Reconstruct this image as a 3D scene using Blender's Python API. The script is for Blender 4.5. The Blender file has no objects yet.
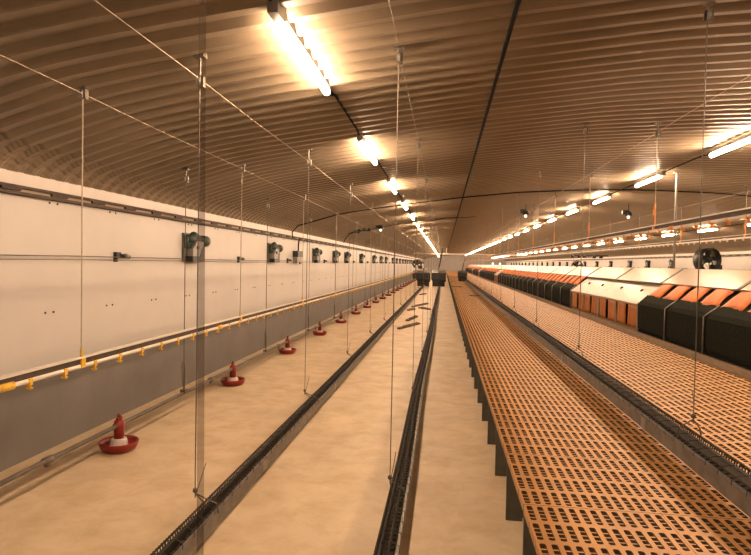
import bpy, math, random
import numpy as np
from mathutils import Matrix, Vector
random.seed(7)
PI = math.pi
sc = bpy.context.scene

# ------------------------------------------------------------------ camera
def Rx(a): return Matrix.Rotation(a, 4, 'X')
def Rz(a): return Matrix.Rotation(a, 4, 'Z')
cam_d = bpy.data.cameras.new('camera')
cam_d.sensor_width = 36.0
cam_d.lens = 560.0 / 751.0 * 36.0
cam_d.clip_start = 0.05
cam_d.clip_end = 300
cam = bpy.data.objects.new('camera', cam_d)
sc.collection.objects.link(cam)
cam.matrix_world = Matrix.Translation((0, 0, 1.8)) @ Rz(math.radians(6.943)) @ Rx(PI / 2 - math.radians(1.521)) @ Rz(math.radians(1.15))
sc.camera = cam

# ------------------------------------------------------------------ light and exposure
TUBE = 112.0                        # base strength of the fluorescent tubes
TUBE_COLOUR = (1.0, 0.69, 0.45)
w = bpy.data.worlds.new('world'); sc.world = w
w.use_nodes = True
w.node_tree.nodes['Background'].inputs[0].default_value = (0.05, 0.033, 0.02, 1)
w.node_tree.nodes['Background'].inputs[1].default_value = 0.3
sc.view_settings.view_transform = 'Standard'
sc.view_settings.look = 'None'
sc.view_settings.gamma = 1
sc.view_settings.use_curve_mapping = False
sc.view_settings.exposure = 1.20

# ------------------------------------------------------------------ materials
def mat(name, rgb, rough=0.6, metal=0.0, var=0.12, scale=6.0, bump=0.0, bscale=60.0, spec=0.4, stretch=(1, 1, 1), detail=6.0):
    rgb = tuple(c * 0.76 for c in rgb)
    m = bpy.data.materials.new(name); m.use_nodes = True
    nt = m.node_tree; N = nt.nodes; L = nt.links
    b = N['Principled BSDF']
    b.inputs['Roughness'].default_value = rough
    b.inputs['Metallic'].default_value = metal
    b.inputs['Specular IOR Level'].default_value = spec
    tc = N.new('ShaderNodeTexCoord'); mp = N.new('ShaderNodeMapping')
    mp.inputs['Scale'].default_value = stretch
    L.new(tc.outputs['Object'], mp.inputs['Vector'])
    nz = N.new('ShaderNodeTexNoise'); nz.inputs['Scale'].default_value = scale; nz.inputs['Detail'].default_value = detail
    L.new(mp.outputs[0], nz.inputs['Vector'])
    cr = N.new('ShaderNodeValToRGB')
    cr.color_ramp.elements[0].position = 0.3; cr.color_ramp.elements[1].position = 0.7
    cr.color_ramp.elements[0].color = (*[c * (1 - var) for c in rgb], 1)
    cr.color_ramp.elements[1].color = (*[min(1, c * (1 + var)) for c in rgb], 1)
    L.new(nz.outputs['Fac'], cr.inputs['Fac'])
    L.new(cr.outputs['Color'], b.inputs['Base Color'])
    if bump > 0:
        n2 = N.new('ShaderNodeTexNoise'); n2.inputs['Scale'].default_value = bscale; n2.inputs['Detail'].default_value = 4
        L.new(mp.outputs[0], n2.inputs['Vector'])
        bp = N.new('ShaderNodeBump'); bp.inputs['Strength'].default_value = bump; bp.inputs['Distance'].default_value = 0.01
        L.new(n2.outputs['Fac'], bp.inputs['Height']); L.new(bp.outputs[0], b.inputs['Normal'])
    return m

M = {}
M['wall'] = mat('painted_wall_panel', (0.60, 0.565, 0.53), 0.5, var=0.05, scale=1.5)
M['stem'] = mat('grey_stem_wall', (0.19, 0.172, 0.155), 0.8, var=0.12, scale=2.0, bump=0.15, bscale=40)
M['ceil'] = mat('corrugated_sheet', (0.235, 0.182, 0.124), 0.45, metal=0.1, var=0.10, scale=2.5, spec=0.5, bump=0.1, bscale=30)
M['strip'] = mat('wall_strip', (0.66, 0.60, 0.56), 0.5, var=0.04)
M['rail_dark'] = mat('weathered_rail', (0.075, 0.05, 0.035), 0.7, metal=0.0, var=0.3, scale=14)
M['tube_pale'] = mat('pale_plastic', (0.78, 0.72, 0.62), 0.35, var=0.04)
M['galv'] = mat('galvanised_steel', (0.36, 0.34, 0.31), 0.42, metal=0.55, var=0.2, scale=12)
M['galv_dull'] = mat('dull_galvanised_steel', (0.23, 0.21, 0.185), 0.5, metal=0.4, var=0.25, scale=10)
M['pipe'] = mat('weathered_pipe', (0.15, 0.125, 0.10), 0.5, metal=0.3, var=0.3, scale=8)
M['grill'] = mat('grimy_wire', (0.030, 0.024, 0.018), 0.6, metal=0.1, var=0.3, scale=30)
M['feed'] = mat('feed_crumbs', (0.06, 0.04, 0.022), 0.95, var=0.6, scale=60, bump=0.6, bscale=120)
M['yellow'] = mat('yellow_plastic', (0.85, 0.50, 0.04), 0.35, var=0.05)
M['orange_clip'] = mat('orange_plastic', (0.75, 0.28, 0.05), 0.4, var=0.1)
M['red'] = mat('red_plastic', (0.27, 0.020, 0.008), 0.35, var=0.1, scale=20)
M['cone'] = mat('off_white_plastic', (0.74, 0.66, 0.60), 0.45, var=0.06)
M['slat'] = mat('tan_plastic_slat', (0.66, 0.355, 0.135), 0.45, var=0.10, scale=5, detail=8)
M['slat_side'] = mat('dark_brown_slat_side', (0.11, 0.055, 0.025), 0.8, var=0.3, scale=12)  # dark brown tone for the side faces of the slats
M['plank'] = mat('dark_green_grey_board', (0.13, 0.125, 0.10), 0.6, var=0.25, scale=8)
M['flap'] = mat('orange_rubber_flap', (0.74, 0.195, 0.035), 0.5, var=0.16, scale=5, bump=0.3, bscale=12)
M['curtain'] = mat('burnt_orange_curtain', (0.50, 0.165, 0.03), 0.55, var=0.14, scale=6, bump=0.3, bscale=12)
M['lid'] = mat('cream_nest_lid', (0.46, 0.36, 0.26), 0.30, var=0.04, scale=3, spec=0.6)
M['nest_dark'] = mat('black_green_mesh_panel', (0.018, 0.020, 0.014), 0.9, spec=0.1, var=0.5, scale=40, bump=0.4, bscale=140)
M['nest_wood'] = mat('dusty_nest_board', (0.36, 0.27, 0.185), 0.65, var=0.15, scale=6, stretch=(4, 1, 4))
M['black'] = mat('black_plastic', (0.012, 0.012, 0.011), 0.4, var=0.2)
M['green'] = mat('dark_green_casting', (0.035, 0.055, 0.042), 0.45, var=0.2, scale=12)
M['grey'] = mat('grey_casting', (0.30, 0.28, 0.26), 0.5, var=0.15, scale=12)
M['rope'] = mat('pale_cord', (0.50, 0.42, 0.32), 0.7, var=0.15, scale=40)
M['wire'] = mat('steel_wire', (0.16, 0.13, 0.10), 0.45, metal=0.4, var=0.2, scale=40)
M['cable'] = mat('black_cable', (0.010, 0.009, 0.008), 0.9, var=0.2, spec=0.05)
M['hopper'] = mat('hopper_steel', (0.05, 0.052, 0.05), 0.45, metal=0.4, var=0.2, scale=5)
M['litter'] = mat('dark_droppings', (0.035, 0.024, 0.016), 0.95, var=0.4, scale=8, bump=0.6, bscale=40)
M['lath'] = mat('grey_lath', (0.17, 0.12, 0.08), 0.8, var=0.3, scale=10)

def floor_mat():
    m = mat('worn_concrete', (0.74, 0.595, 0.41), 0.55, var=0.10, scale=1.3, bump=0.12, bscale=25)
    nt = m.node_tree; N = nt.nodes; L = nt.links; b = N['Principled BSDF']
    src = b.inputs['Base Color'].links[0].from_socket
    tc = N.new('ShaderNodeTexCoord')
    n = N.new('ShaderNodeTexNoise'); n.inputs['Scale'].default_value = 3.2; n.inputs['Detail'].default_value = 10; n.inputs['Roughness'].default_value = 0.65
    n.inputs['Distortion'].default_value = 0.3
    L.new(tc.outputs['Object'], n.inputs['Vector'])
    cr = N.new('ShaderNodeValToRGB'); cr.color_ramp.elements[0].position = 0.34; cr.color_ramp.elements[1].position = 0.60
    cr.color_ramp.elements[0].color = (0.80, 0.74, 0.66, 1); cr.color_ramp.elements[1].color = (1, 1, 1, 1)
    L.new(n.outputs['Fac'], cr.inputs['Fac'])
    mx = N.new('ShaderNodeMix'); mx.data_type = 'RGBA'; mx.blend_type = 'MULTIPLY'; mx.inputs[0].default_value = 1
    L.new(src, mx.inputs[6]); L.new(cr.outputs['Color'], mx.inputs[7]); L.new(mx.outputs[2], b.inputs['Base Color'])
    return m
M['floor'] = floor_mat()

def emis(name, col, s):
    m = bpy.data.materials.new(name); m.use_nodes = True
    nt = m.node_tree; nt.nodes.clear()
    o = nt.nodes.new('ShaderNodeOutputMaterial'); e = nt.nodes.new('ShaderNodeEmission')
    e.inputs[0].default_value = (*col, 1); e.inputs[1].default_value = s
    nt.links.new(e.outputs[0], o.inputs[0]); return m
M['tube'] = emis('lit_fluorescent_tube', TUBE_COLOUR, TUBE * 0.98)
M['tube_bright'] = emis('brighter_fluorescent_tube', TUBE_COLOUR, TUBE * 1.2)  # middle row set stronger to deepen the shadow beside the slats
M['bulb'] = emis('lit_bulb', (1.0, 0.75, 0.5), 1.6)

def strand_mat():
    m = bpy.data.materials.new('see_through_strand'); m.use_nodes = True
    nt = m.node_tree; b = nt.nodes['Principled BSDF']
    n = nt.nodes.new('ShaderNodeTexNoise'); n.inputs['Scale'].default_value = 30
    cr = nt.nodes.new('ShaderNodeValToRGB')
    cr.color_ramp.elements[0].color = (0.05, 0.035, 0.025, 1); cr.color_ramp.elements[1].color = (0.10, 0.07, 0.05, 1)
    nt.links.new(n.outputs['Fac'], cr.inputs['Fac']); nt.links.new(cr.outputs['Color'], b.inputs['Base Color'])
    b.inputs['Alpha'].default_value = 0.27; b.inputs['Roughness'].default_value = 0.9
    b.inputs['Specular IOR Level'].default_value = 0.0
    return m
M['strand'] = strand_mat()

# ------------------------------------------------------------------ mesh builder
class MB:
    def __init__(s): s.v = []; s.f = []; s.mi = []; s.m = 0
    def add(s, vs, fs):
        n = len(s.v); s.v += [tuple(p) for p in vs]; s.f += [tuple(i + n for i in f) for f in fs]; s.mi += [s.m] * len(fs); return s
    def box(s, x0, x1, y0, y1, z0, z1):
        vs = [(x, y, z) for z in (z0, z1) for y in (y0, y1) for x in (x0, x1)]
        return s.add(vs, [(0, 2, 3, 1), (4, 5, 7, 6), (0, 1, 5, 4), (2, 6, 7, 3), (0, 4, 6, 2), (1, 3, 7, 5)])
    def prism(s, prof, y0, y1, axis='y'):          # prof: list of (a, b); extruded along an axis
        n = len(prof)
        def P(a, b, y): return {'y': (a, y, b), 'x': (y, a, b), 'z': (a, b, y)}[axis]
        vs = [P(a, b, y0) for a, b in prof] + [P(a, b, y1) for a, b in prof]
        fs = [(i, (i + 1) % n, n + (i + 1) % n, n + i) for i in range(n)] + [tuple(range(n))[::-1], tuple(range(n, 2 * n))]
        return s.add(vs, fs)
    def tube(s, pts, r, n=6, cap=True, radii=None):
        pts = [Vector(p) for p in pts]; base = len(s.v); rings = []
        up = None
        for i, p in enumerate(pts):
            d = (pts[min(i + 1, len(pts) - 1)] - pts[max(i - 1, 0)]).normalized()
            ref = Vector((0, 0, 1)) if abs(d.z) < 0.9 else Vector((1, 0, 0))
            if up is not None and (up - d * up.dot(d)).length > 0.1: ref = up
            a = (ref - d * ref.dot(d)).normalized(); b = d.cross(a); up = a
            rr = radii[i] if radii else r
            rings.append([p + (a * math.cos(2 * PI * k / n) + b * math.sin(2 * PI * k / n)) * rr for k in range(n)])
        vs = [q for rg in rings for q in rg]; fs = []
        for i in range(len(pts) - 1):
            for k in range(n):
                k2 = (k + 1) % n
                fs.append((i * n + k, i * n + k2, (i + 1) * n + k2, (i + 1) * n + k))
        if cap: fs += [tuple(range(n))[::-1], tuple((len(pts) - 1) * n + k for k in range(n))]
        return s.add(vs, fs)
    def lathe(s, prof, c=(0, 0, 0), n=20):         # prof: (r, z)
        vs = []; fs = []
        for r, z in prof:
            for k in range(n): vs.append((c[0] + r * math.cos(2 * PI * k / n), c[1] + r * math.sin(2 * PI * k / n), c[2] + z))
        for i in range(len(prof) - 1):
            for k in range(n):
                k2 = (k + 1) % n; fs.append((i * n + k, i * n + k2, (i + 1) * n + k2, (i + 1) * n + k))
        return s.add(vs, fs)
    def ball(s, c, r, n=8, sx=1, sy=1, sz=1):
        vs = []; fs = []; m = n // 2 + 1
        for i in range(m + 1):
            t = PI * i / m
            for k in range(n): vs.append((c[0] + sx * r * math.sin(t) * math.cos(2 * PI * k / n), c[1] + sy * r * math.sin(t) * math.sin(2 * PI * k / n), c[2] + sz * r * math.cos(t)))
        for i in range(m):
            for k in range(n):
                k2 = (k + 1) % n; fs.append((i * n + k, (i + 1) * n + k, (i + 1) * n + k2, i * n + k2))
        return s.add(vs, fs)
    def build(s, name, m, parent=None, smooth=False):
        me = bpy.data.meshes.new(name); me.from_pydata(s.v, [], s.f)
        for mm in (m if isinstance(m, (list, tuple)) else [m]): me.materials.append(mm)
        if any(s.mi): me.polygons.foreach_set('material_index', s.mi)
        if smooth: me.polygons.foreach_set('use_smooth', [True] * len(s.f))
        me.update()
        o = bpy.data.objects.new(name, me); sc.collection.objects.link(o)
        if parent: o.parent = parent
        return o

def tag(o, label, cat, group=None, kind=None):
    o['label'] = label; o['category'] = cat
    if group: o['group'] = group
    if kind: o['kind'] = kind
    return o
def thing(name, label, cat, loc=(0, 0, 0), group=None, rot=None):
    o = bpy.data.objects.new(name, None); sc.collection.objects.link(o)
    o.location = loc; o.empty_display_size = 0.1
    if rot: o.rotation_euler = rot
    return tag(o, label, cat, group)
def struct(o): o['kind'] = 'structure'; return o
def copy_tree(o, label, loc, group=None, rot=None):
    c = o.copy(); sc.collection.objects.link(c); c.location = loc
    if rot: c.rotation_euler = rot
    if label: c['label'] = label
    if group: c['group'] = group
    for ch in o.children:
        d = ch.copy(); sc.collection.objects.link(d); d.parent = c
        for g in ch.children:
            e = g.copy(); sc.collection.objects.link(e); e.parent = d
    return c
ONES = ['', 'first', 'second', 'third', 'fourth', 'fifth', 'sixth', 'seventh', 'eighth', 'ninth', 'tenth', 'eleventh', 'twelfth', 'thirteenth',
        'fourteenth', 'fifteenth', 'sixteenth', 'seventeenth', 'eighteenth', 'nineteenth']
TENS = ['', '', 'twent', 'thirt', 'fort', 'fift', 'sixt', 'sevent', 'eight', 'ninet']
def nth(n):
    if n < 20: return ONES[n]
    return TENS[n // 10] + ('ieth' if n % 10 == 0 else 'y-' + ONES[n % 10])

# ------------------------------------------------------------------ the building
C = 3.82                 # X of the ridge
XL, XR = -3.7, 11.34     # side walls
Y0, Y1 = -3.0, 105.0
U = [0, 0.8, 2.17, 3.42, 4.15, 4.77, 5.42, 5.95, 6.32, 6.6, 6.87, 7.08, 7.24, 7.36, 7.46, 7.52]
Zc = [3.57, 3.56, 3.50, 3.375, 3.285, 3.20, 3.11, 3.03, 2.965, 2.89, 2.805, 2.745, 2.695, 2.64, 2.57, 2.50]
def ceil(x): return float(np.interp(abs(x - C), U, Zc))

# floor: one slab
mb = MB(); mb.add([(XL - .2, Y0 - .2, 0), (XR + .2, Y0 - .2, 0), (XR + .2, Y1 + .2, 0), (XL - .2, Y1 + .2, 0)], [(0, 1, 2, 3)])
mb.add([(XL - .2, Y0 - .2, -.1), (XR + .2, Y0 - .2, -.1), (XR + .2, Y1 + .2, -.1), (XL - .2, Y1 + .2, -.1)], [(3, 2, 1, 0)])
struct(mb.build('floor', M['floor']))

# ceiling: trapezoid corrugated sheet running across the house, ribbed where it bends to the wall
us = list(np.arange(0, 6.45, 0.25)) + list(np.arange(6.45, 7.08, 0.09)) + list(np.arange(7.08, 7.521, 0.022)); us[-1] = 7.52
xs = [C - u for u in us[::-1]] + [C + u for u in us[1:]]
zs = []
for i, x in enumerate(xs):
    u = abs(x - C); z = ceil(x)
    # soften the interpolation
    z = (ceil(x) * 2 + float(np.interp(max(u - .2, 0), U, Zc)) + float(np.interp(min(u + .2, 7.52), U, Zc))) / 4 if u < 7.2 else z
    if u > 7.2: z += 0.003 * (1 if i % 2 else -1)
    zs.append(z)
ys = []; k = 0; y = Y0
while y < Y1:
    for off, h in ((0, 0), (0.05, 0), (0.095, 1), (0.15, 1)):
        ys.append((y + off, h)); 
    y += 0.2
nx = len(xs); vs = []; fs = []
for (yy, h) in ys:
    for x, z in zip(xs, zs):
        amp = 0.040 if abs(x - C) < 7.4 else 0.03
        vs.append((x, yy, z + h * amp))
for j in range(len(ys) - 1):
    for i in range(nx - 1):
        a = j * nx + i; fs.append((a, a + nx, a + nx + 1, a + 1))
mb = MB(); mb.add(vs, fs)
struct(mb.build('ceiling', M['ceil']))
def side_wall(side):
    s = 1 if side == 'left' else -1
    X = XL if side == 'left' else XR
    mb = MB()
    def bx(a, b, z0, z1, y0=Y0 - .2, y1=Y1 + .2):
        xa, xb = sorted((X + s * a, X + s * b)); mb.box(xa, xb, y0, y1, z0, z1)
    bx(-0.2, 0.0, 0.755, 2.62)
    w_ = mb.build('wall_' + side, M['wall']); struct(w_)
    mb = MB(); bx(-0.2, 0.085, 0, 0.755)
    st = mb.build('stem_wall', M['stem'], w_)
    # screw heads in pairs
    mb = MB()
    yy = 4.82 - 0.96 * 5
    while yy < 60:
        for z in (1.267, 2.30):
            for d in (0, 0.11):
                c = (X + s * 0.004, yy + d + (0.05 if z > 2 else 0), z)
                mb.tube([(c[0], c[1], c[2]), (c[0] + s * 0.006, c[1], c[2])], 0.011, 6)
        yy += 0.96
    mb.build('screw_heads', M['black'], w_)
    # lipped rail along the top, pale strip above it
    mb = MB(); bx(0, 0.016, 2.41, 2.52); struct(mb.build('trim_1', M['strip']))
    mb = MB()
    bx(0, 0.05, 2.325, 2.335); mb.m = 1; bx(0, 0.008, 2.335, 2.405); mb.m = 0; bx(0, 0.035, 2.385, 2.41); bx(0.042, 0.05, 2.335, 2.352)
    yy = 0
    while yy < 60:
        bx(0.008, 0.030, 2.362, 2.385, yy, yy + 0.22); yy += 0.61
    struct(mb.build('trim_2', [M['rail_dark'], M['nest_wood']]))
    return w_
side_wall('left'); side_wall('right')
mb = MB(); mb.box(XL - .2, XR + .2, Y1, Y1 + .2, 0, 3.8); struct(mb.build('wall_back', M['wall']))
mb = MB(); mb.box(XL - .2, XR + .2, Y0 - .2, Y0, 0, 3.8); struct(mb.build('wall_front', M['wall']))

# ------------------------------------------------------------------ fluorescent lamps, three rows
def make_lamp(tm):
    t = thing('fluorescent_lamp', 'x', 'ceiling light', group='fluorescent ceiling lights')
    mb = MB(); mb.prism([(-.022, .034), (.022, .034), (.022, .085), (-.022, .085)], -0.06, 1.36); hs = mb.build('housing', M['grey'], t)
    mb = MB(); mb.tube([(0, 0.03, 0), (0, 1.29, 0)], 0.026, 10); mb.build('tube', tm, t, True)
    for y0, y1, hw, zl in ((-0.13, 0.029, .030, .0), (1.291, 1.35, .020, .0)):
        mb = MB(); mb.prism([(-hw, zl), (hw, zl), (hw, .088), (-hw, .088)], y0, y1); mb.build('end_cap', M['grey'], hs)
    for y in (0.2, 1.1):
        mb = MB(); mb.box(-.012, .012, y, y + .03, .085, .10); mb.build('bracket', M['galv'], hs)
    return t
lamp0 = make_lamp(M['tube']); lamp1 = make_lamp(M['tube_bright']); used = {}
rows = [(-0.955, 3.145, -0.05, 3.16, 2, 'the left row'),
        (C, 3.45, 1.04, 3.19, 3, 'the middle row'),
        (8.58, 3.08, 0.10, 3.15, 6, 'the far right row')]
for (x, z, ys0, sp, firstvis, where) in rows:
    k = 0
    while ys0 + sp * k < Y1 - 2:
        yy = ys0 + sp * k; n = k + 2 - firstvis
        if n >= 1: lab = 'lit fluorescent tube lamp, %s from the front in %s' % (nth(n), where)
        else: lab = 'lit tube lamp outside the frame, %s before its edge in %s' % (nth(1 - n), where)
        pr = lamp1 if x == C else lamp0
        if pr.name not in used: pr.location = (x, yy, z); pr['label'] = lab; used[pr.name] = 1
        else: copy_tree(pr, lab, (x, yy, z))
        k += 1

# power cables along the lamp rows and conduits on the ceiling
def cable(name, pts, r, m, label, cat='cable', group=None, n=6):
    mb = MB(); mb.tube(pts, r, n); o = mb.build(name, m, None, True); return tag(o, label, cat, group)
for (x, z, ys0, sp, fv, where) in rows:
    k = -1; n = 0
    while ys0 + sp * (k + 1) < Y1 - 2:
        a = ys0 + sp * k + 1.39; b = ys0 + sp * (k + 1) - 0.17; top = z + 0.05
        n = k + 3 - fv
        lab = 'black power cable between lamps, %s from the front in %s' % (nth(n), where) if n > 0 else 'power cable between lamps outside the frame, %s before its edge in %s' % (nth(1 - n), where)
        cable('power_cable', [(x, a, top), (x + .01, a + .08, top - .02), (x + .01, a + .16, top + .01), (x + .01, (a + b) / 2, top + .012), (x + .01, b - .2, top + .01), (x, b, top)], 0.011, M['cable'], lab, 'cable', 'power cables between the lamps')
        k += 1
pts = [(0.4, y, ceil(0.4) - 0.016) for y in np.arange(-2, 104, 3.0)]
cable('ceiling_conduit', pts, 0.016, M['cable'], 'straight black conduit along the ceiling right of the first lamp row', 'conduit')
pts = [(XL + .03, 13.3, 2.36), (XL + .04, 13.22, 2.5), (XL + .2, 13.2, 2.66)] + [(x, 13.2, ceil(x) - 0.02) for x in np.arange(-3.3, 10.8, 0.35)]
cable('cross_cable', pts, 0.014, M['cable'], 'black cable crossing the whole ceiling from wall to wall', 'cable')
pts = [(x, 18.4, ceil(x) - 0.03 - 0.05 * abs(math.sin(x * 2))) for x in np.arange(-3.2, 1.2, 0.2)]
cable('cross_cable', pts, 0.010, M['cable'], 'thin black cable crossing above the left floor to the hanging bulb holders', 'cable')

# ------------------------------------------------------------------ wall actuators and brackets
def make_actuator():
    t = thing('inlet_actuator', 'x', 'wall motor')
    mb = MB(); mb.box(0, .03, -.26, .26, -.21, .20); mb.build('back_plate', M['plank'], t)
    mb = MB(); mb.tube([(.085, -.22, .12), (.085, .24, .12)], .055, 14)
    mb.tube([(.09, .20, .10), (.09, .33, .10)], .085, 16); mb.ball((.085, -.06, .17), .06, 10); mb.box(.03, .09, -.25, -.02, -.02, .17)
    mo = mb.build('motor', M['green'], t, True)
    mb = MB(); mb.prism([(-.17, -.13), (.06, -.13), (.10, -.03), (.20, .06), (.20, .10), (-.02, .11), (-.10, .02), (-.17, -.03)], .04, .13, 'x')
    gb = mb.build('gearbox', M['grey'], t)
    mb = MB(); mb.tube([(.12, -.03, .0), (.15, -.03, .0)], .03, 10); mb.build('hub', M['black'], gb)
    mb = MB(); mb.box(.03, .15, -.22, .08, -.21, -.13); mb.box(.03, .12, .10, .25, -.21, .06); mb.build('junction_box', M['black'], t)
    mb = MB(); mb.tube([(.05, .22, -.20), (.05, .33, -.195)], .018, 8); mb.build('cable_clamp', M['black'], t)
    return t
act0 = make_actuator(); used = False
acts = [3.72, 7.82, 11.7, 15.75, 18.65, 20.85, 24.6, 29.1, 32.4, 35.2, 39.9, 43.2] + [46.5 + 3.35 * i for i in range(17)]
for i, y in enumerate(acts):
    lab = ('dark green motor unit with grey gearbox on the left wall, %s from the front' % nth(i + 1)) if i else 'dark motor unit cut off by the left frame edge on the left wall'
    z = 1.97 if i < 2 else 1.97
    if not used: act0.location = (XL + .001, y, z); act0['label'] = lab; act0['group'] = 'motor units on the left wall'; used = True
    else: copy_tree(act0, lab, (XL + .001, y, z))
for i, y in enumerate([29.57, 32.9, 35.95, 39.9, 43.4, 47.0] + [50.3 + 3.3 * k for k in range(15)]):
    copy_tree(act0, 'dark motor unit with grey gearbox on the right wall, %s from the right frame edge' % nth(i + 1) if i >= 0 else None,
              (XR - .001, y, 2.03), 'motor units on the right wall', (0, 0, PI))
def make_bracket():
    t = thing('wire_guide', 'x', 'bracket')
    mb = MB(); mb.box(0, .04, -.09, .0, -.03, .04); mb.box(0, .04, -.09, -.06, -.07, .04); mb.build('plate', M['black'], t)
    mb = MB(); mb.tube([(.04, -.02, 0), (.04, .16, -.01)], .024, 8); mb.build('roller', M['black'], t, True)
    mb = MB(); mb.tube([(.06, .05, .0), (.06, .09, .0)], .028, 8); mb.build('washer', M['grey'], t, True)
    return t
br0 = make_bracket()
brs = [6.0, 9.8, 13.0, 17.1, 22.7, 26.9, 30.8, 34, 38, 42, 46]
for i, y in enumerate(brs):
    lab = 'small black wire guide on the left wall, %s from the front' % nth(i + 1)
    if i == 0: br0.location = (XL, y, 1.82); br0['label'] = lab; br0['group'] = 'wire guides on the left wall'
    else: copy_tree(br0, lab, (XL, y, 1.82))
for i in range(8):
    copy_tree(br0, 'small black wire guide on the right wall, %s from the front' % nth(i + 1), (XR, 24.6 + 3.28 * i, 1.80), 'wire guides on the right wall', (0, 0, PI))
for s, X, nm in ((1, XL, 'left'), (-1, XR, 'right')):
    for j, z in enumerate((1.80, 1.765)):
        pts = [(X + s * .05, y, z - 0.006 * math.sin(y * .8)) for y in np.arange(-2.9, 104, 2)]
        cable('pull_wire', pts, 0.0035 if j else 0.005, M['wire'], '%s grey pull wire running along the %s wall through the motor units' % (('upper', 'lower')[j], nm), 'wire')
# grey control box with a cable on the left wall
t = thing('control_box', 'grey control box with a dark lid and hanging cable on the left wall', 'control box', (XL, 13.66, 1.88))
mb = MB(); mb.box(0, .12, -.22, .20, -.13, .02); mb.build('case', M['grey'], t)
mb = MB(); mb.box(0, .14, -.24, .22, .02, .17); mb.build('lid', M['black'], t)
mb = MB(); mb.box(.12, .14, -.05, .12, -.16, -.10); mb.tube([(.07, .2, -.02), (.07, .3, -.02)], .03, 8); mb.build('socket', M['red'], t)
mb = MB(); mb.tube([(.07, .05, .16), (.06, .08, .3), (.05, .16, .42), (.05, .2, .47)], .018, 8); mb.build('feed_cable', M['cable'], t, True)

# ------------------------------------------------------------------ left drinker line
def drinker(x, z, y0, y1, label, near_y, sag=0.0, clip='yellow'):
    t = thing('drinker_line', label, 'drinker line', (x, 0, 0))
    mb = MB(); mb.tube([(0, y, z) for y in np.arange(y0, y1, 3.1)], 0.0165, 10); mb.build('water_pipe', M['tube_pale'], t, True)
    mb = MB(); mb.prism([(-.006, z + .012), (.006, z + .012), (.006, z + .056), (-.006, z + .056)], y0, y1 - 2); web = mb.build('support_rail', M['rail_dark'], t)
    mb = MB(); mb.prism([(-.024, z + .056), (.022, z + .056), (.022, z + .066), (-.024, z + .066)], y0, y1 - 2); mb.build('rail_lip', M['tube_pale'], web)
    def nip(mb, y):
        mb.box(-.019, .019, y - .015, y + .015, z - .026, z + .015)
        mb.tube([(0, y, z - .02), (0, y, z - .042)], .007, 6)
        mb.lathe([(0.0, -.056), (.016, -.054), (.023, -.042), (.018, -.042), (.010, -.048)], (0.006, y, z), 8)
        mb.box(-.004, .014, y - .006, y + .006, z - .048, z - .02)
    sp = 0.319
    for k in range(99):
        y = near_y + sp * k
        mb = MB(); nip(mb, y); mb.build('nipple', M[clip], t)
    mb = MB(); y = near_y + sp * 99
    while y < y1 - 3: nip(mb, y); y += sp
    o = mb.build('nipple', M[clip], t); o['kind'] = 'stuff'
    k = 0
    for y in np.arange(near_y - 0.18, y1 - 4, 3.1):
        mb = MB(); mb.tube([(0, y - .05, z), (0, y + .05, z)], .026, 10); mb.build('pipe_coupling', M[clip], t, True)
    return t
drinker(-2.5, 1.037, -2, 96, 'long white drinker pipe with yellow nipples hanging before the left wall', 3.12)
drinker(2.5, 2.25, -2, 96, 'raised drinker pipe with orange clips hanging above the slats before the nests', 0.55, clip='orange_clip')
drinker(6.0, 2.45, -2, 96, 'raised drinker pipe behind the nests, farther right', 0.7, clip='tube_pale')

# ceiling pulley with a drop cord: built per place, the cord its own part
def pulley(name_lbl, x, y, ztop, zbot, rope, hook='none', grp=None, r=0.0035):
    q = {-1.6: .109, -.345: .055, 1.64: -.022}.get(x, 0)
    zc = ceil(x) + 0.03; wq = .075 if x > 1 else .055
    t = thing('pulley_cord', name_lbl, 'hanging cord', (x, y, 0), grp)
    mb = MB(); mb.box(-.035, .035, -.03, .03, zc - .035, zc); mb.tube([(0, 0, zc - .03), (0, 0, ztop)], .008, 6); mb.box(-.012, .03, -.018, .018, ztop - .05, ztop + .02)
    mb.build('ceiling_hook', M['wire'], t)
    mb = MB(); mb.tube([(-.012, 0, ztop - .015), (.012, 0, ztop - .015)], .035, 12); mb.build('wheel', M['galv'], t)
    mb = MB(); mb.tube([(0.0, 0, ztop - .04), (0, 0.0, zbot)], r, 5); mb.build('cord', rope, t)
    if hook == 'clip':
        mb = MB(); mb.tube([(0, 0, zbot + .30), (.0, 0, zbot)], .010, 6); mb.tube([(0, 0, zbot + .28), (0, .05, zbot + .22), (0, .04, zbot + .16)], .009, 6)
        mb.box(-.02, .02, -.025, .025, zbot - .02, zbot + .04); mb.build('clip', M['orange_clip'], t)
    if hook == 'yclip':
        mb = MB(); mb.tube([(0, 0, zbot + .09), (.0, 0, zbot - .02)], .010, 6); mb.box(-.02, .02, -.022, .022, zbot - .035, zbot + .035)
        mb.build('clip', M['yellow'], t)
    if hook == 'loop':
        mb = MB(); mb.tube([(0, 0.0, zbot + .36), (0, -.05, zbot + .30), (0, -.035, zbot + .12), (0, 0, zbot)], .005, 5)
        mb.tube([(0, 0, zbot + .36), (0, .03, zbot + .2), (0, .02, zbot)], .005, 5); mb.box(-.03, .03, -.03, .03, zbot - .035, zbot + .01)
        mb.build('adjuster_loop', M['wire'], t)
    if hook == 'fork':
        mb = MB(); mb.tube([(q - wq, 0, zbot - .09), (q - wq + .01, 0, zbot - .03), (0, 0, zbot + .03), (q + wq - .01, 0, zbot - .03), (q + wq, 0, zbot - .09)], .005, 5)
        mb.tube([(0, 0, zbot), (0.02, .05, zbot + .12), (.03, .1, zbot + .2)], .003, 4); mb.ball((0, 0, zbot + .05), .018, 8)
        mb.build('trough_hanger', M['wire'], t)
    return t
def series(x, ys, ztop, zbot, rope, hook, phrase, grp, r=0.0035, fv=0):
    for i, y in enumerate(ys):
        pulley('%s, %s from the front' % (phrase, nth(i + 1)), x, y, ztop, zbot, rope, hook, grp, r)
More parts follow.
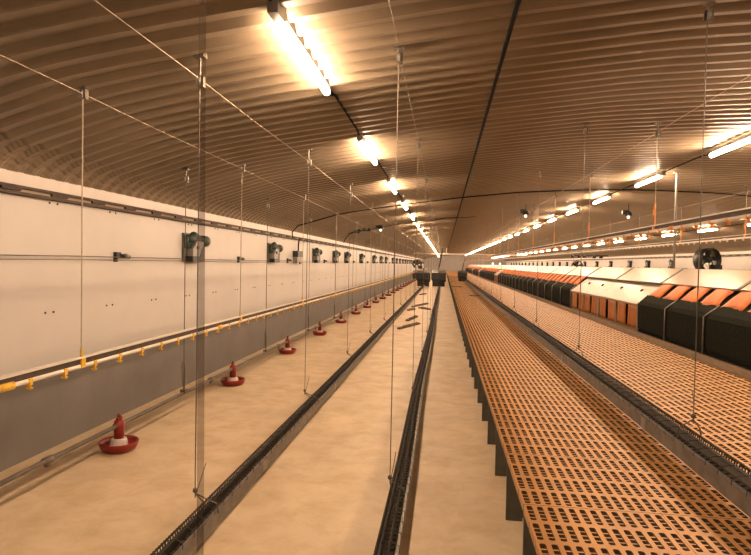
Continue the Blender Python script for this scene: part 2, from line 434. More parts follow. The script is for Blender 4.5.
series(-2.5, [3.62 + 3.07 * k for k in range(18)], 2.935, 1.065, M['rope'], 'yclip', 'pale cord holding the white drinker pipe by the left wall', 'cords of the left drinker line', .0045)
series(-2.98, [6.18 + 3.02 * k for k in range(16)], 2.73, 0.27, M['wire'], 'loop', 'dark cord with a loop holding the left feeder pipe', 'cords of the left feeder pipe', .005)
series(-1.6, [3.5 + 2.94 * k for k in range(13)], 2.965, 0.22, M['wire'], 'fork', 'thin cord hanging to the left feed trough', 'cords of the left feed trough', .0035)
series(-0.345, [3.92 + 2.9 * k for k in range(12)], 3.24, 0.23, M['wire'], 'fork', 'thin cord hanging to the feed trough beside the bare aisle', 'cords of the middle feed trough', .0035)
series(1.64, [3.86 + 3.14 * k for k in range(14)], 3.44, 0.79, M['wire'], 'fork', 'thin cord hanging to the feed trough between the slats', 'cords of the slat feed trough', .0035)
series(2.5, [4.0 + 3.1 * k for k in range(15)], 3.42, 2.28, M['rope'], 'clip', 'pale cord with orange clip before the nests', 'cords of the right drinker line', .005)
series(6.0, [9.0 + 3.1 * k for k in range(10)], 3.36, 2.48, M['rope'], 'clip', 'pale cord with orange clip behind the nests', 'cords of the far drinker line', .005)

# winch ropes running along under the ceiling
def winch(x, z, label, m='rope', r=0.003, y1=60):
    pts = [(x + .01, y, z - 0.012 * abs(math.sin(y))) for y in np.arange(-2.5, y1, 1.0)]
    cable('winch_rope', pts, r, M[m], label, 'rope', n=5)
winch(-2.5, 2.925, 'pale winch rope under the ceiling along the left drinker line')
winch(-1.6, 2.965, 'pale winch rope under the ceiling above the left feed trough')
winch(-0.345, 3.25, 'thin winch rope under the ceiling above the middle feed trough', 'wire')
winch(2.5, 3.44, 'pale winch rope under the ceiling above the raised drinker pipe', r=.004)
winch(6.0, 3.38, 'pale winch rope under the ceiling behind the nests', r=.004)

# see-through hose standing in for an out-of-focus cord near the viewer
mb = MB(); hp = [(-0.581 + 0.008 * (1.25 - z) , 1.3, z) for z in np.arange(0.02, 3.26, 0.18)]; hp[-1] = (hp[-1][0], 1.3, 3.26)
mb.tube(hp, 0.0085, 10)
tag(mb.build('blurred_cord', M['strand'], None, True), 'see-through hose hanging in front, from ceiling to floor left of centre', 'strand')

# ------------------------------------------------------------------ left feeder line with red pans
t = thing('feeder_pipe', 'galvanised feed pipe running low along the left wall through the red pans', 'pipe', (-3.05, 0, 0))
mb = MB(); mb.tube([(0, y, .235) for y in np.arange(-2, 62, 3.0)], .020, 10); mb.build('pipe', M['pipe'], t, True)
for y in np.arange(0.9, 60, 3.02):
    mb = MB(); mb.tube([(0, y - .04, .235), (0, y + .04, .235)], .031, 10); mb.box(-.012, .012, y - .02, y + .02, .19, .21); mb.build('coupling', M['pipe'], t, True)
def make_pan():
    t = thing('pan_feeder', 'x', 'pan feeder')
    mb = MB(); mb.lathe([(0, 0), (.115, 0), (.145, .012), (.166, .05), (.176, .084), (.170, .09), (.156, .066), (.135, .024), (.05, .02), (0, .03)], (0, 0, 0), 28)
    mb.build('pan', M['red'], t, True)
    mb = MB(); mb.lathe([(.078, .024), (.078, .06), (.072, .095), (.066, .112), (.046, .114), (.046, .024)], (0, 0, 0), 20)
    for k in range(12):
        a = 2 * PI * k / 12; mb.tube([(.078 * math.cos(a), .078 * math.sin(a), .028), (.074 * math.cos(a), .074 * math.sin(a), .088)], .004, 4)
    mb.build('feed_cone', M['cone'], t)
    mb = MB(); mb.lathe([(0, .10), (.046, .10), (.045, .2), (.043, .275), (.028, .285), (0, .29)], (0, 0, 0), 16)
    mb.tube([(0, -.05, .235), (0, .05, .235)], .036, 12); mb.build('drop_tube', M['red'], t, True)
    mb = MB(); mb.box(-.012, .012, -.035, .035, .28, .31); mb.lathe([(0, .30), (.016, .30), (.02, .325), (.008, .345), (0, .346)], (0, 0, 0), 10); mb.build('cap', M['red'], t)
    return t
pan0 = make_pan()
for i in range(20):
    y = 4.87 + 2.845 * i
    lab = 'red pan feeder by the left wall, %s from the front' % nth(i + 1)
    if i == 0: pan0.location = (-2.98, y, 0); pan0['label'] = lab; pan0['group'] = 'red pan feeders along the left wall'
    else: copy_tree(pan0, lab, (-2.98, y, 0), rot=(0, 0, .3 * i))
# keep pipe over the pans
for o in bpy.data.objects:
    if o.name.startswith('feeder_pipe'): o.location.x = -2.98
    if o.name.startswith('pan_feeder'): o.rotation_euler = (0, 0, 0)

# ------------------------------------------------------------------ feed troughs with wire grills
def trough(xa, xb, z0, y0, y1, label, wob=0.0, side=-1):
    wd = xb - xa; gap = .089 if z0 > .3 else z0 - .001
    t = thing('feed_trough', label, 'feed trough', (xa, 0, z0))
    H = 0.108
    rnd = random.Random(int(abs(xa) * 100))
    cuts = np.arange(y0, y1 + .1, 3.0)
    off = [rnd.uniform(-wob, wob) for _ in cuts]
    def ox(y): return float(np.interp(y, cuts, off))
    ysx = list(np.arange(y0, min(y1, 14), 0.5)) + list(np.arange(14, y1 + .1, 3.0))
    prof = [(0, .0), (wd, 0), (wd, H), (wd + .008, H), (wd + .008, H - .012), (wd + .012, H - .012), (wd + .012, H + .004), (wd - .006, H + .004), (wd - .006, .012),
            (.006, .012), (.006, H + .004), (-.012, H + .004), (-.012, H - .012), (-.008, H - .012), (-.008, H), (0, H)]
    n = len(prof); vs = []; fs = []
    for y in ysx:
        for a, b in prof: vs.append((a + ox(y), y, b))
    for j in range(len(ysx) - 1):
        for i in range(n):
            i2 = (i + 1) % n; fs.append((j * n + i, j * n + i2, (j + 1) * n + i2, (j + 1) * n + i))
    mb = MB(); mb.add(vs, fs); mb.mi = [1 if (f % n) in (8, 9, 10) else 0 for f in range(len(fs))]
    mb.build('channel', [M['galv_dull'], M['grill']], t)
    mb = MB()
    vs = []; fs = []
    for y in ysx: vs += [(.007 + ox(y), y, .06), (wd - .007 + ox(y), y, .06)]
    for j in range(len(ysx) - 1): fs.append((2 * j, 2 * j + 1, 2 * j + 3, 2 * j + 2))
    mb.add(vs, fs); o = mb.build('feed', M['feed'], t); o['kind'] = 'stuff'
    # drag chain in the feed
    mb = MB(); y = y0
    while y < 20:
        mb.box(wd * .25 + ox(y), wd * .75 + ox(y), y, y + .012, .055, .07); y += .06
    mb.tube([(wd * .5 + ox(y), y, .066) for y in ysx], .008, 4); mb.build('drag_chain', M['grill'], t)
    # joints
    for yj in cuts[1:]:
        mb = MB(); a_, b_ = -.006 + ox(yj), wd + .007 + ox(yj)
        mb.prism([(a_, H - .014), (a_, -.0), (b_, -.0), (b_, H - .014), (b_ - .004, H - .014), (b_ - .004, .004), (a_ + .004, .004), (a_ + .004, H - .014)], yj - .05, yj + .05)
        mb.build('joint_sleeve', M['galv'], t)
    # grill: arched wires with three long wires
    g = MB(); r = .0035; y = y0; step = .03; n_ = 0
    sx = (-.014 if side < 0 else wd + .014)
    while y < min(y1, 45):
        o_ = ox(y)
        g.tube([(sx + o_, y, H - .012), (sx + .006 * side + o_, y + step, H + .034), (sx - side * .022 + o_, y + step * 1.6, H + .045)], r, 3, cap=False)
        g.tube([(sx + o_, y + step, H - .012), (sx + .004 * side + o_, y, H + .034)], r, 3, cap=False)
        if n_ % 5 == 0:
            a = [(-.014 + o_, y, H - .01), (-.012 + o_, y, H + .028), (wd * .3 + o_, y, H + .046), (wd * .7 + o_, y, H + .046), (wd + .012 + o_, y, H + .028), (wd + .014 + o_, y, H - .01)]
            g.tube(a, .0028, 3, cap=False)
        y += step if y < 20 else .06; n_ += 1
    for fx, fz in ((sx, .034), (sx - side * .02, .046), (wd * .55, .047)):
        g.tube([(fx + ox(y), y, H + fz) for y in ysx], .0035, 4)
    g.build('wire_grill', M['grill'], t)
    return t
trough(-1.532, -1.45, 0.04, -1.5, 44, 'long wire-grilled feed trough on the floor, the left one of two', .008)
trough(-0.338, -0.24, 0.05, -1.5, 44, 'long wire-grilled feed trough on the floor beside the bare aisle', .022)
trough(1.55, 1.685, 0.56, -1.5, 42, 'long wire-grilled feed trough between the two slatted decks', .006, 1)

# ------------------------------------------------------------------ slatted decks on dark boards
TL = 0.84
def slat_mesh(nslots, pitch, name, right_edge_solid=False):
    W = nslots * pitch; mb = MB(); bar = pitch - .031; T = .045
    g = TL / 4
    def box(*a):                       # tan top, dark brown flanks
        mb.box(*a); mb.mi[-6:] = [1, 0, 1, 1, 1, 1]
    for i in range(nslots + 1):
        x0 = max(0, i * pitch - bar / 2); x1 = min(W, i * pitch + bar / 2)
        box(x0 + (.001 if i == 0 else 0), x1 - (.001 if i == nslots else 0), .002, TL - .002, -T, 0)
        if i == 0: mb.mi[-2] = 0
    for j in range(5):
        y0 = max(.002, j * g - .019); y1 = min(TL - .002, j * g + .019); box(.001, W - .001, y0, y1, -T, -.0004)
    for j in range(4):
        a = j * g + .019; L = g - .038
        for q in (1, 2, 3):
            yc = a + L * q / 4; box(.001, W - .001, yc - .006, yc + .006, -T, -.006)
        for i in range(nslots):
            xa = i * pitch + bar / 2; xb = (i + 1) * pitch - bar / 2; c = .010
            for (px, py, sx, sy) in ((xa, a, 1, 1), (xb, a, -1, 1), (xa, a + L, 1, -1), (xb, a + L, -1, -1)):
                p = [(px - .001 * sx, py - .001 * sy), (px + c * sx, py), (px + c * .35 * sx, py + c * .35 * sy), (px, py + c * sy)]
                if sx * sy < 0: p = p[::-1]
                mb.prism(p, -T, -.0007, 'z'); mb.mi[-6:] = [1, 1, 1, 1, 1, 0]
    return mb
def slat_thing(nslots, pitch, label, group):
    return tag(slat_mesh(nslots, pitch, 's').build('slat_panel', [M['slat'], M['slat_side']]), label, 'slatted floor panel', group)
cols = [(0.47, 0.47, 13, 0.0561, 0.0, 'aisle-edge column'),
        (1.201, 0.47, 10, 0.0585, 0.0, 'narrow column left of the trough'),
        (1.80, 0.47, 12, 0.0586, None, 'column right of the trough'),
        (0, 0, 12, 0.0586, None, 'column beside the nests')]
tilt = math.atan2(0.655 - 0.47, 3.22 - 1.80)
NR = 75; YS = 2.33
for ci, (x, z, ns, p, tl, where) in enumerate(cols):
    if tl is None:
        d = (0.7045) * (0 if ci == 2 else 1); x = 1.80 + d * math.cos(tilt); z = 0.47 + d * math.sin(tilt); ry = -tilt
    else: ry = 0
    proto = slat_thing(ns, p, 'x', 'tan slatted floor panels')
    for k in range(NR):
        o = proto if k == 0 else proto.copy()
        if k: sc.collection.objects.link(o)
        o.location = (x, YS + TL * k, z); o.rotation_euler = (0, ry, 0)
        o['label'] = 'tan slatted panel, %s from the front, in the %s' % (nth(k + 1), where)
# distant rest of both decks: one object
mb = MB(); yb = YS + TL * NR
for (xa, za, xb, zb) in ((.47, .47, 1.785, .47), (1.80, .47, 3.19, .652)):
    n = int((xb - xa) / .0565)
    for i in range(n + 1):
        u0 = i / n; x0 = xa + (xb - xa) * u0; z0 = za + (zb - za) * u0
        mb.box(x0 - .011, x0 + .011, yb, Y1 - 3, z0 - .055, z0)
    y = yb
    while y < Y1 - 3:
        mb.add([(xa, y, za - .001), (xb, y, zb - .001), (xb, y + .05, zb - .001), (xa, y + .05, za - .001), (xa, y, za - .03), (xb, y, zb - .03), (xb, y + .05, zb - .03), (xa, y + .05, za - .03)],
               [(0, 1, 2, 3), (7, 6, 5, 4), (0, 4, 5, 1), (3, 2, 6, 7)]); y += .21
tag(mb.build('slat_panels', M['slat']), 'distant tan slatted decks running on to the end wall', 'slatted floor', None, 'stuff')
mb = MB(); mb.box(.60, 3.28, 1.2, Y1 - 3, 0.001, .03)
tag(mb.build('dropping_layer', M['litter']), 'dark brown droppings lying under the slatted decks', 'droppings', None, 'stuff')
# supports: a dark board across under every panel joint
def board(y):
    mb = MB()
    mb.prism([(.475, 0), (.59, 0), (.59, .031), (3.2, .031), (3.2, .585), (1.80, .410), (.475, .410)], 0, .03)
    return mb
b0 = None
for k in range(NR):
    y = YS + TL * k - .015
    if b0 is None: b0 = board(0).build('support_board', M['plank']); o = b0
    else: o = b0.copy(); sc.collection.objects.link(o)
    o.location = (0, y, 0)
    tag(o, 'dark grey-green board standing under the slatted deck, %s from the front' % nth(k + 1), 'support board', 'boards carrying the slatted decks')
mb = MB(); y = YS + TL * NR
while y < Y1 - 4: mb.prism([(.475, 0), (.59, 0), (.59, .031), (3.2, .031), (3.2, .585), (1.80, .410), (.475, .410)], y, y + .03); y += TL
tag(mb.build('support_boards', M['plank']), 'distant dark boards carrying the slatted decks', 'support board', None, 'stuff')

# ------------------------------------------------------------------ nests
ML = 2.5
def panel_curtain(mb, y0, y1, xf, z0, z1, seed):
    r = random.Random(seed); n = 6; vs = []
    for zi in range(7):
        z = z0 + (z1 - z0) * zi / 6
        inw = .02 * (1 - zi / 6)
        for i in range(n + 1):
            y = y0 + (y1 - y0) * i / n
            if i in (0, n): y += (1 if i == 0 else -1) * .018 * math.sin(PI * (1 - zi / 6))
            vs.append((xf + .008 * math.sin(i * 1.7 + seed) * (1 - zi / 6) + inw * r.uniform(-.3, .3), y, z))
    N = len(vs); vs2 = [(x + .005, y, z) for x, y, z in vs]; fs = []
    for a in range(6):
        for b in range(n):
            q = a * (n + 1) + b; fs.append((q, q + n + 1, q + n + 2, q + 1)); fs.append((N + q, N + q + 1, N + q + n + 2, N + q + n + 1))
    rim = [i for i in range(n + 1)] + [a * (n + 1) + n for a in range(1, 7)] + [6 * (n + 1) + i for i in range(n - 1, -1, -1)] + [a * (n + 1) for a in range(5, 0, -1)]
    for i in range(len(rim)):
        a, b = rim[i], rim[(i + 1) % len(rim)]; fs.append((a, b, N + b, N + a))
    return mb.add(vs + vs2, fs)
def flap_on_roof(mb, y0, y1, seed):
    # an orange strip folded up on to the roof, leaning slightly, edges curling
    r = random.Random(seed); n = 4; m = 6; vs = []
    for j in range(m + 1):
        u = j / m
        x = 3.43 + .31 * u; z = 1.325 + .262 * u + .012 * math.sin(PI * u * 1.0)
        sh = .05 * u + r.uniform(-.01, .01)
        for i in range(n + 1):
            v = i / n
            y = y0 + (y1 - y0) * v + sh + (.03 * math.sin(PI * u) * (1 if v == 0 else -1 if v == 1 else 0))
            vs.append((x, y, z + .016 * math.sin(PI * v) * math.sin(PI * u) + (r.uniform(-.006, .006))))
    N = len(vs); vs2 = [(x + .003, y, z - .006) for x, y, z in vs]; fs = []
    for a in range(m):
        for b in range(n):
            q = a * (n + 1) + b; fs.append((q, q + 1, q + n + 2, q + n + 1)); fs.append((N + q, N + q + n + 1, N + q + n + 2, N + q + 1))
    rim = [i for i in range(n + 1)] + [a * (n + 1) + n for a in range(1, m + 1)] + [m * (n + 1) + i for i in range(n - 1, -1, -1)] + [a * (n + 1) for a in range(m - 1, 0, -1)]
    for i in range(len(rim)):
        a, b = rim[i], rim[(i + 1) % len(rim)]; fs.append((a, N + a, N + b, b))
    return mb.add(vs + vs2, fs)

def make_nest(kind):
    t = thing('nest_box', 'x', 'nest box')
    # carcass: low plinth, floor, end partitions, centre wall, back half
    mb = MB()
    mb.box(3.31, 4.69, .0, ML, .60, .74)
    for y in (.0, ML / 2 - .012, ML - .024):
        mb.prism([(3.33, .74), (4.67, .74), (4.67, 1.17), (4.31, 1.47), (4.0, 1.72), (3.69, 1.47), (3.33, 1.17)], y, y + .024)
    mb.box(3.98, 4.02, .024, ML - .024, .74, 1.66)
    mb.build('carcass', M['nest_dark'] if kind == 'open' else M['nest_wood'], t)
    mb = MB()
    for y in (.35, ML - .4): mb.box(3.5, 3.56, y, y + .06, 0, .60); mb.box(4.42, 4.48, y, y + .06, 0, .60)
    mb.build('legs', M['galv'], t)
    # ridge roof: two boards meeting at the ridge
    mb = MB()
    mb.prism([(3.67, 1.535), (4.0, 1.775), (4.33, 1.535), (4.345, 1.555), (4.0, 1.80), (3.655, 1.555)], .004, ML - .004)
    mb.build('ridge_roof', M['lid'], t)
    mb = MB(); mb.prism([(3.655, 1.555), (4.0, 1.80), (4.0, 1.812), (3.645, 1.562)], ML - .08, ML - .004); mb.prism([(4.0, 1.80), (4.345, 1.555), (4.355, 1.562), (4.0, 1.812)], ML - .08, ML - .004)
    mb.build('seam_strip', M['galv_dull'], t)
    # dark slot between ridge roof and lid
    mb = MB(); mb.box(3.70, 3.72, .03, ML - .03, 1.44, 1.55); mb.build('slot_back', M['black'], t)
    # far-side lid
    mb = MB(); mb.prism([(4.30, 1.48), (4.70, 1.17), (4.71, 1.185), (4.31, 1.495)], .004, ML - .004); mb.box(4.66, 4.68, .03, ML - .03, .74, 1.17)
    mb.build('rear_lid', M['lid'], t)
    # near lid
    mb = MB()
    if kind == 'closed':
        mb.prism([(3.29, 1.172), (3.70, 1.498), (3.70, 1.516), (3.285, 1.188)], .004, ML - .004)
        mb.prism([(3.285, 1.155), (3.295, 1.155), (3.295, 1.185), (3.285, 1.185)], .004, ML - .004)
    else: mb.prism([(3.42, 1.275), (3.70, 1.498), (3.70, 1.516), (3.42, 1.295)], .004, ML - .004)
    if kind == 'closed':
        ld = mb.build('lid', M['lid'], t)
        for y in (.55, 1.7):
            mb = MB(); mb.tube([(3.55, y, 1.375), (3.555, y, 1.42)], .022, 8); mb.box(3.52, 3.58, y - .03, y + .03, 1.37, 1.405)
            mb.build('lid_knob', M['black'], ld)
        e = .06; wq = (ML / 2 - 2 * e) / 2
        for bay in range(2):
            b0 = bay * ML / 2
            for q in range(2):
                y0 = b0 + e + q * (wq + .0) + (.065 if q else 0); y1 = b0 + e + wq + q * wq - (.0 if q else .065)
                c = MB(); panel_curtain(c, y0, y1, 3.318, .75, 1.16, bay * 2 + q + 1); c.build('curtain', M['curtain'], t, True)
        for y in (0, ML / 2 - .03, ML - .06):
            mb = MB(); mb.box(3.300, 3.325, y + .001, y + .059, .74, 1.165); mb.build('front_post', M['nest_wood'], t)
        mb = MB(); mb.box(3.40, 3.42, .03, ML - .03, .75, 1.2); mb.build('inner_screen', M['nest_dark'], t)
    else:
        mb.build('lid', M['nest_dark'], t)
        # mesh fronts: rounded shoulder, running up the slope to the folded flaps
        for bay in range(2):
            b0 = bay * ML / 2
            mb = MB(); ya, yb_ = b0 + .02, b0 + ML / 2 - .02
            prof = [(3.318, .75), (3.300, .80), (3.294, 1.10), (3.302, 1.18), (3.335, 1.24), (3.45, 1.345), (3.46, 1.335), (3.35, 1.222), (3.325, 1.17), (3.315, 1.10), (3.33, .75)]
            mb.prism(prof, ya, yb_); mb.build('mesh_front', M['nest_dark'], t)
        for q in range(4):
            w_ = ML / 4; y0 = q * w_ + .02; y1 = (q + 1) * w_ - .085
            c = MB(); flap_on_roof(c, y0, y1, q + 3); c.build('flap', M['flap'], t, True)
        for y in (.0, ML / 2):
            mb = MB(); mb.tube([(3.272, y, .74), (3.272, y, 1.20), (3.30, y, 1.225), (3.46, y, 1.345)], .008, 8); mb.build('frame_pipe', M['galv'], t, True)
    return t
nest_c = make_nest('closed'); nest_o = make_nest('open')
layout = ['o', 'c', 'c'] + ['o'] * 8 + ['c'] + ['o'] * 6 + ['c', 'o', 'o', 'o', 'o', 'c'] + ['o'] * 8
ny0 = 10.02 - ML * 1
# start two modules nearer so the row runs on past the frame edge
layout = ['o', 'o'] + layout
ny0 = 10.02 - ML * 3
uo = uc = False
for i, kd in enumerate(layout):
    y = ny0 + ML * i
    if y + ML > Y1 - 1: break
    src = nest_o if kd == 'o' else nest_c
    n = i  # the module at i = 1 is the first one reaching into the frame
    if kd == 'o': desc = 'dark-fronted nest, orange flaps folded on its roof'
    else: desc = 'nest with cream lid and orange front curtains'
    lab = ('%s, %s in the row from the right' % (desc, nth(i)) if i else 'nearest nest, outside the frame at right, orange flaps folded on its roof')
    if kd == 'o' and not uo: nest_o.location = (0, y, 0); nest_o['label'] = lab; nest_o['group'] = 'nests with folded flaps'; uo = True
    elif kd == 'c' and not uc: nest_c.location = (0, y, 0); nest_c['label'] = lab; nest_c['group'] = 'nests with curtains down'; uc = True
    else: copy_tree(src, lab, (0, y, 0), 'nests with folded flaps' if kd == 'o' else 'nests with curtains down')
# rail at the foot of the nests
mb = MB(); mb.box(3.215, 3.25, 2.3, Y1 - 3, .60, .735); mb.box(3.25, 3.30, 2.3, Y1 - 3, .70, .72)
tag(mb.build('perch_rail', M['nest_wood']), 'long pale brown rail along the foot of the nests', 'rail')

# ------------------------------------------------------------------ circulation fans
def make_fan():
    t = thing('circulation_fan', 'x', 'fan')
    mb = MB()                                     # shroud ring, axis along Y
    R = .30; n = 28; vs = []; fs = []
    for y, r in ((-.14, R), (.14, R), (.14, R - .02), (-.14, R - .02)):
        for k in range(n): vs.append((r * math.cos(2 * PI * k / n), y, r * math.sin(2 * PI * k / n)))
    for j in range(4):
        for k in range(n):
            k2 = (k + 1) % n; j2 = (j + 1) % 4; fs.append((j * n + k, j2 * n + k, j2 * n + k2, j * n + k2))
    mb.add(vs, fs); mb.build('shroud', M['black'], t, True)
    for k in range(5):
        a = 2 * PI * k / 5 + .2; ca, sa = math.cos(a), math.sin(a); mb = MB()
        for tt in (0,):
            p = []
            for (rr, ww, tw) in ((.05, .03, .04), (.16, .05, .04), (.26, .06, .03)):
                for s in (-1, 1): p.append((rr * ca - s * ww * sa, s * tw, rr * sa + s * ww * ca))
            q = [(x, y + .008, z) for x, y, z in p]
            mb.add(p + q, [(0, 1, 3, 2), (2, 3, 5, 4), (6, 8, 9, 7), (8, 10, 11, 9), (0, 2, 8, 6), (2, 4, 10, 8), (1, 7, 9, 3), (3, 9, 11, 5), (4, 5, 11, 10), (0, 6, 7, 1)])
        mb.build('blade', M['black'], t)
    mb = MB(); mb.tube([(0, -.10, 0), (0, .12, 0)], .07, 14); mb.build('motor', M['green'], t, True)
    mb = MB()
    for a in (0, PI / 2, PI, 3 * PI / 2): mb.tube([(0, -.13, 0), (.30 * math.cos(a + .4), -.13, .30 * math.sin(a + .4))], .009, 5)
    for r in (.1, .2, .285): mb.tube([(r * math.cos(2 * PI * k / 20), -.135, r * math.sin(2 * PI * k / 20)) for k in range(21)], .004, 4)
    mb.build('guard', M['black'], t)
    mb = MB(); mb.box(.12, .34, -.12, .06, -.34, -.12); mb.build('terminal_box', M['black'], t)
    return t
def hang(t, x, y, z):
    mb = MB(); h = ceil(x) + .03 - z
    for s in (-.2, .2): mb.tube([(s, 0, .22), (s, 0, h)], .006, 5)
    mb.build('hanging_chain', M['wire'], t)
fan0 = make_fan(); fan0.location = (6.5, 14.85, 2.03); fan0['label'] = 'large black round fan hanging behind the nests at right'; fan0['group'] = 'hanging circulation fans'
fans = [(-1.8, 37.7, 1.78, 'black round fan hanging far down the left floor'), (7.6, 33.4, 1.85, 'small distant black fan hanging behind the nests')]
cp = [copy_tree(fan0, l, (x, y, z)) for (x, y, z, l) in fans]
cp[0].rotation_euler = (0, 0, 0)
hang(fan0, 6.5, 14.85, 2.03)
for o, (x, y, z, l) in zip(cp, fans): hang(o, x, y, z)
for o, s in ((fan0, 1.0), (cp[0], 1.0)): o.rotation_euler = (0, 0, .35)

# ------------------------------------------------------------------ hanging bulb holders and winches
def bulb_holder(x, y, zl, label):
    t = thing('bulb_holder', label, 'hanging bulb', (x, y, 0)); zc = ceil(x) + .03
    mb = MB(); mb.lathe([(0, zl + .10), (.05, zl + .10), (.09, zl + .06), (.10, zl), (.085, zl - .02), (0, zl - .02)], (0, 0, 0), 14); mb.box(-.16, -.02, -.05, .05, zl + .02, zl + .13); mb.build('holder', M['black'], t)
    mb = MB(); mb.ball((0, 0, zl - .055), .04, 10); mb.build('bulb', M['bulb'], t, True)
    mb = MB(); mb.tube([(0, 0, zl + .1), (0, 0, zc)], .007, 5); mb.build('cord', M['cable'], t)
bulb_holder(-2.1, 18.4, 2.93, 'black bulb holder with a small lit bulb under the left ceiling')
bulb_holder(4.95, 16.0, 3.23, 'black bulb holder with a small lit bulb above the nests')
bulb_holder(2.25, 16.2, 3.25, 'black bulb holder hanging over the rear slats, above the first nests')
t = thing('ceiling_winch', 'dark winch with cable drums hanging under the left ceiling', 'winch', (-2.72, 18.4, 2.86))
mb = MB(); mb.box(-.30, .30, -.06, .06, -.03, .0); mb.build('beam', M['black'], t)
for x in (-.26, -.1, .08, .24):
    mb = MB(); mb.tube([(x - .04, 0, .03), (x + .05, 0, .03)], .065, 12); mb.build('drum', M['black'], t, True)
mb = MB(); mb.tube([(-.1, 0, -.03), (-.14, 0, -.1)], .05, 10); mb.build('motor', M['green'], t, True)
mb = MB()
for x in (-.28, .28): mb.tube([(x, 0, 0), (x, 0, ceil(-2.72 + x) + .03 - 2.86)], .006, 5)
mb.build('hanger', M['wire'], t)
mb = MB(); mb.tube([(-.2, 0, -.02), (-.4, 0, -.1), (-.55, 0, -.28), (-.62, .05, -.42)], .012, 6); mb.build('feed_cable', M['cable'], t)
t = thing('ceiling_winch', 'distant dark winch hanging behind the nests near the right wall', 'winch', (8.9, 36.0, 2.5))
mb = MB(); mb.box(-1.1, 1.1, -.06, .06, -.03, .03); mb.build('beam', M['black'], t)
for x in (-1.0, -.6, -.3, .3, .7):
    mb = MB(); mb.tube([(x - .1, 0, -.06), (x + .1, 0, -.06)], .10, 12); mb.build('drum', M['black'], t, True)
mb = MB()
for x in (-.9, .9): mb.tube([(x, 0, 0), (x, 0, ceil(8.9 + x) + .03 - 2.5)], .012, 5)
mb.build('hanger', M['wire'], t)
# grey pole between ceiling and nests
mb = MB(); mb.tube([(4.2, 10.9, 1.66), (4.2, 10.9, ceil(4.2) + .02)], .022, 10); mb.box(4.15, 4.25, 10.85, 10.95, ceil(4.2) - .02, ceil(4.2) + .03)
tag(mb.build('service_pole', M['galv_dull'], None, False), 'grey pole rising from the nest ridge to the ceiling', 'pole')
# cross pipe far down the house
t = thing('cross_auger', 'pale feed auger pipe crossing high over the far end', 'pipe', (0, 52, 2.72))
mb = MB(); mb.tube([(-2.8, 0, 0), (7.4, 0, 0)], .06, 8); mb.build('pipe', M['tube_pale'], t, True)
mb = MB()
for x in (-2.2, .2, 3.0, 6.0): mb.tube([(x, 0, .05), (x, 0, ceil(x) + .03 - 2.72)], .012, 5)
mb.build('hanger', M['wire'], t)
mb = MB(); mb.tube([(.2, 0, 0), (.2, 0, .55)], .05, 8); mb.build('drop_tube', M['tube_pale'], t, True)

# ------------------------------------------------------------------ chain feeder hoppers at the end of the troughs
def hopper(x, y, z0, s, label, chute=None):
    t = thing('feed_hopper', label, 'feed hopper', (x, y, z0), 'feed hoppers at the trough ends')
    mb = MB(); w_ = .5 * s
    mb.add([(-.34 * s, -.3 * s, .12 * s), (.34 * s, -.3 * s, .12 * s), (.34 * s, .3 * s, .12 * s), (-.34 * s, .3 * s, .12 * s),
            (-w_, -w_, .5 * s), (w_, -w_, .5 * s), (w_, w_, .5 * s), (-w_, w_, .5 * s), (-w_, -w_, .95 * s), (w_, -w_, .95 * s), (w_ * .9, w_, 1.1 * s), (-w_ * .9, w_, 1.1 * s)],
           [(3, 2, 1, 0), (0, 1, 5, 4), (1, 2, 6, 5), (2, 3, 7, 6), (3, 0, 4, 7), (4, 5, 9, 8), (5, 6, 10, 9), (6, 7, 11, 10), (7, 4, 8, 11), (8, 9, 10, 11)])
    mb.build('bin', M['hopper'], t)
    mb = MB(); mb.tube([(-.5 * s, 0, 1.1 * s), (0, 0, 1.22 * s), (.5 * s, 0, 1.1 * s)], .02, 5); mb.tube([(0, 0, 1.08 * s), (0, 0, 1.3 * s)], .09, 10); mb.build('filler', M['galv'], t)
    mb = MB(); mb.box(-.42 * s, .42 * s, -.62 * s, -.42 * s, .02, .38 * s); mb.tube([(.1, -.55 * s, .45 * s), (.5 * s, -.55 * s, .45 * s)], .12 * s, 10); mb.build('drive_motor', M['black'], t)
    for a in (-1, 1):
        for b in (-1, 1):
            mb = MB(); mb.box(a * .4 * s - .02, a * .4 * s + .02, b * .4 * s - .02, b * .4 * s + .02, 0, .76 * s); mb.build('leg', M['galv'], t)
    if chute:
        mb = MB(); mb.tube([(0, 0, 1.25 * s), chute], .05, 8); mb.build('fill_tube', M['hopper'], t)
hopper(-1.6, 45.0, 0, 1.1, 'dark steel feed hopper at the far end of the left floor trough')
hopper(-0.40, 45.2, 0, 1.15, 'dark steel feed hopper at the far end of the middle floor trough', (.3, 0, 3.1))
hopper(-3.08, 63.5, 0, 0.85, 'pale distant feed hopper standing by the left wall at the feeder pipe end')
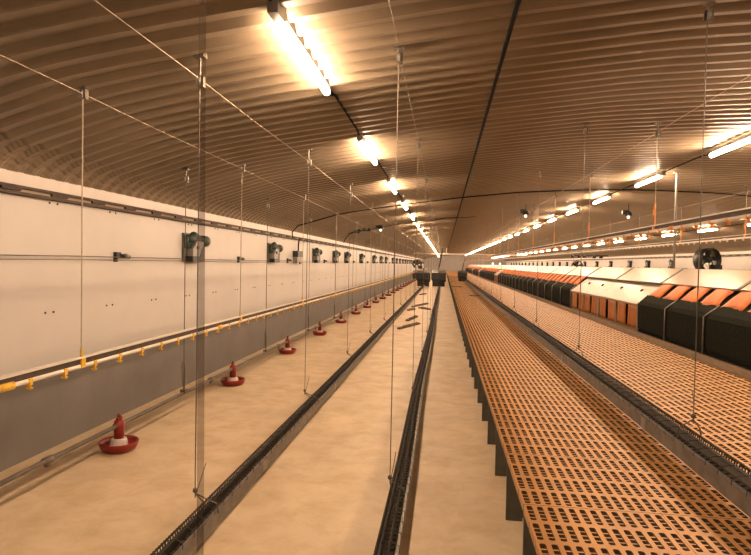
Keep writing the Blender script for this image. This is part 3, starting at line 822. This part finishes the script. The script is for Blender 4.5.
hopper(1.44, 44.2, .471, .72, 'dark feed hopper on the slats at the far end of the slat trough', (.3, 4.0, 1.8))

# loose laths on the left floor and litter clumps on the slats
laths = [(-0.935, 15.88, 1.6, .09, 1.26, 'nearest long lath lying on the floor between the troughs'), (-0.98, 18.1, 1.5, .10, 1.42, 'second nearest lath, thicker, between the troughs'),
         (-0.96, 24.0, 2.2, .09, 1.31, 'longest lath, third of the laths between the troughs'), (-0.72, 22.2, .8, .12, -1.0, 'short board scrap under the end of the longest lath'),
         (-1.2, 21.5, .6, .10, 1.2, 'stub of lath left of the short board scrap'), (-1.16, 32.6, 1.2, .12, 1.33, 'farthest lath on the floor between the troughs')]
for i, (x, y, l, w_, a, lab) in enumerate(laths):
    mb = MB(); mb.prism([(-l / 2, -w_ / 2), (l / 2 - .03, -w_ / 2), (l / 2, w_ / 2), (-l / 2 + .02, w_ / 2 + .01)], 0, .05, 'z'); mb.box(-l * .3, l * .4, -.02, .02, .05, .075)
    o = mb.build('loose_lath', M['lath']); o.location = (x, y, 0); o.rotation_euler = (0, 0, a)
    tag(o, lab, 'lath', 'loose laths on the floor')
for i, (x, y, s, lab) in enumerate([(1.33, 24.0, .26, 'larger dark clump of litter lying on the front deck'), (.85, 33.0, .28, 'smaller farther clump of litter on the front deck')]):
    mb = MB(); r = random.Random(i)
    for k in range(9):
        mb.ball((r.uniform(-s, s), r.uniform(-s, s), .022), .07 * r.uniform(.6, 1.2), 7, sx=1.6, sz=.3)
    o = mb.build('litter_clump', M['lath'], None, True); o.location = (x, y, .471); tag(o, lab, 'litter')

# two round lamps on the end wall, low at the right
for i, x in enumerate((8.9, 10.2)):
    t = thing('wall_lamp', 'round lit lamp on the far end wall at right, the %s one of two' % ('left', 'right')[i], 'wall lamp', (x, Y1, 2.05), 'round lamps on the end wall')
    mb = MB(); mb.tube([(0, -.14, 0), (0, -.001, 0)], .24, 20); mb.build('housing', M['grey'], t, False)
    mb = MB(); mb.tube([(0, -.20, 0), (0, -.141, 0)], .19, 20); mb.build('glass', M['bulb'], t, False)
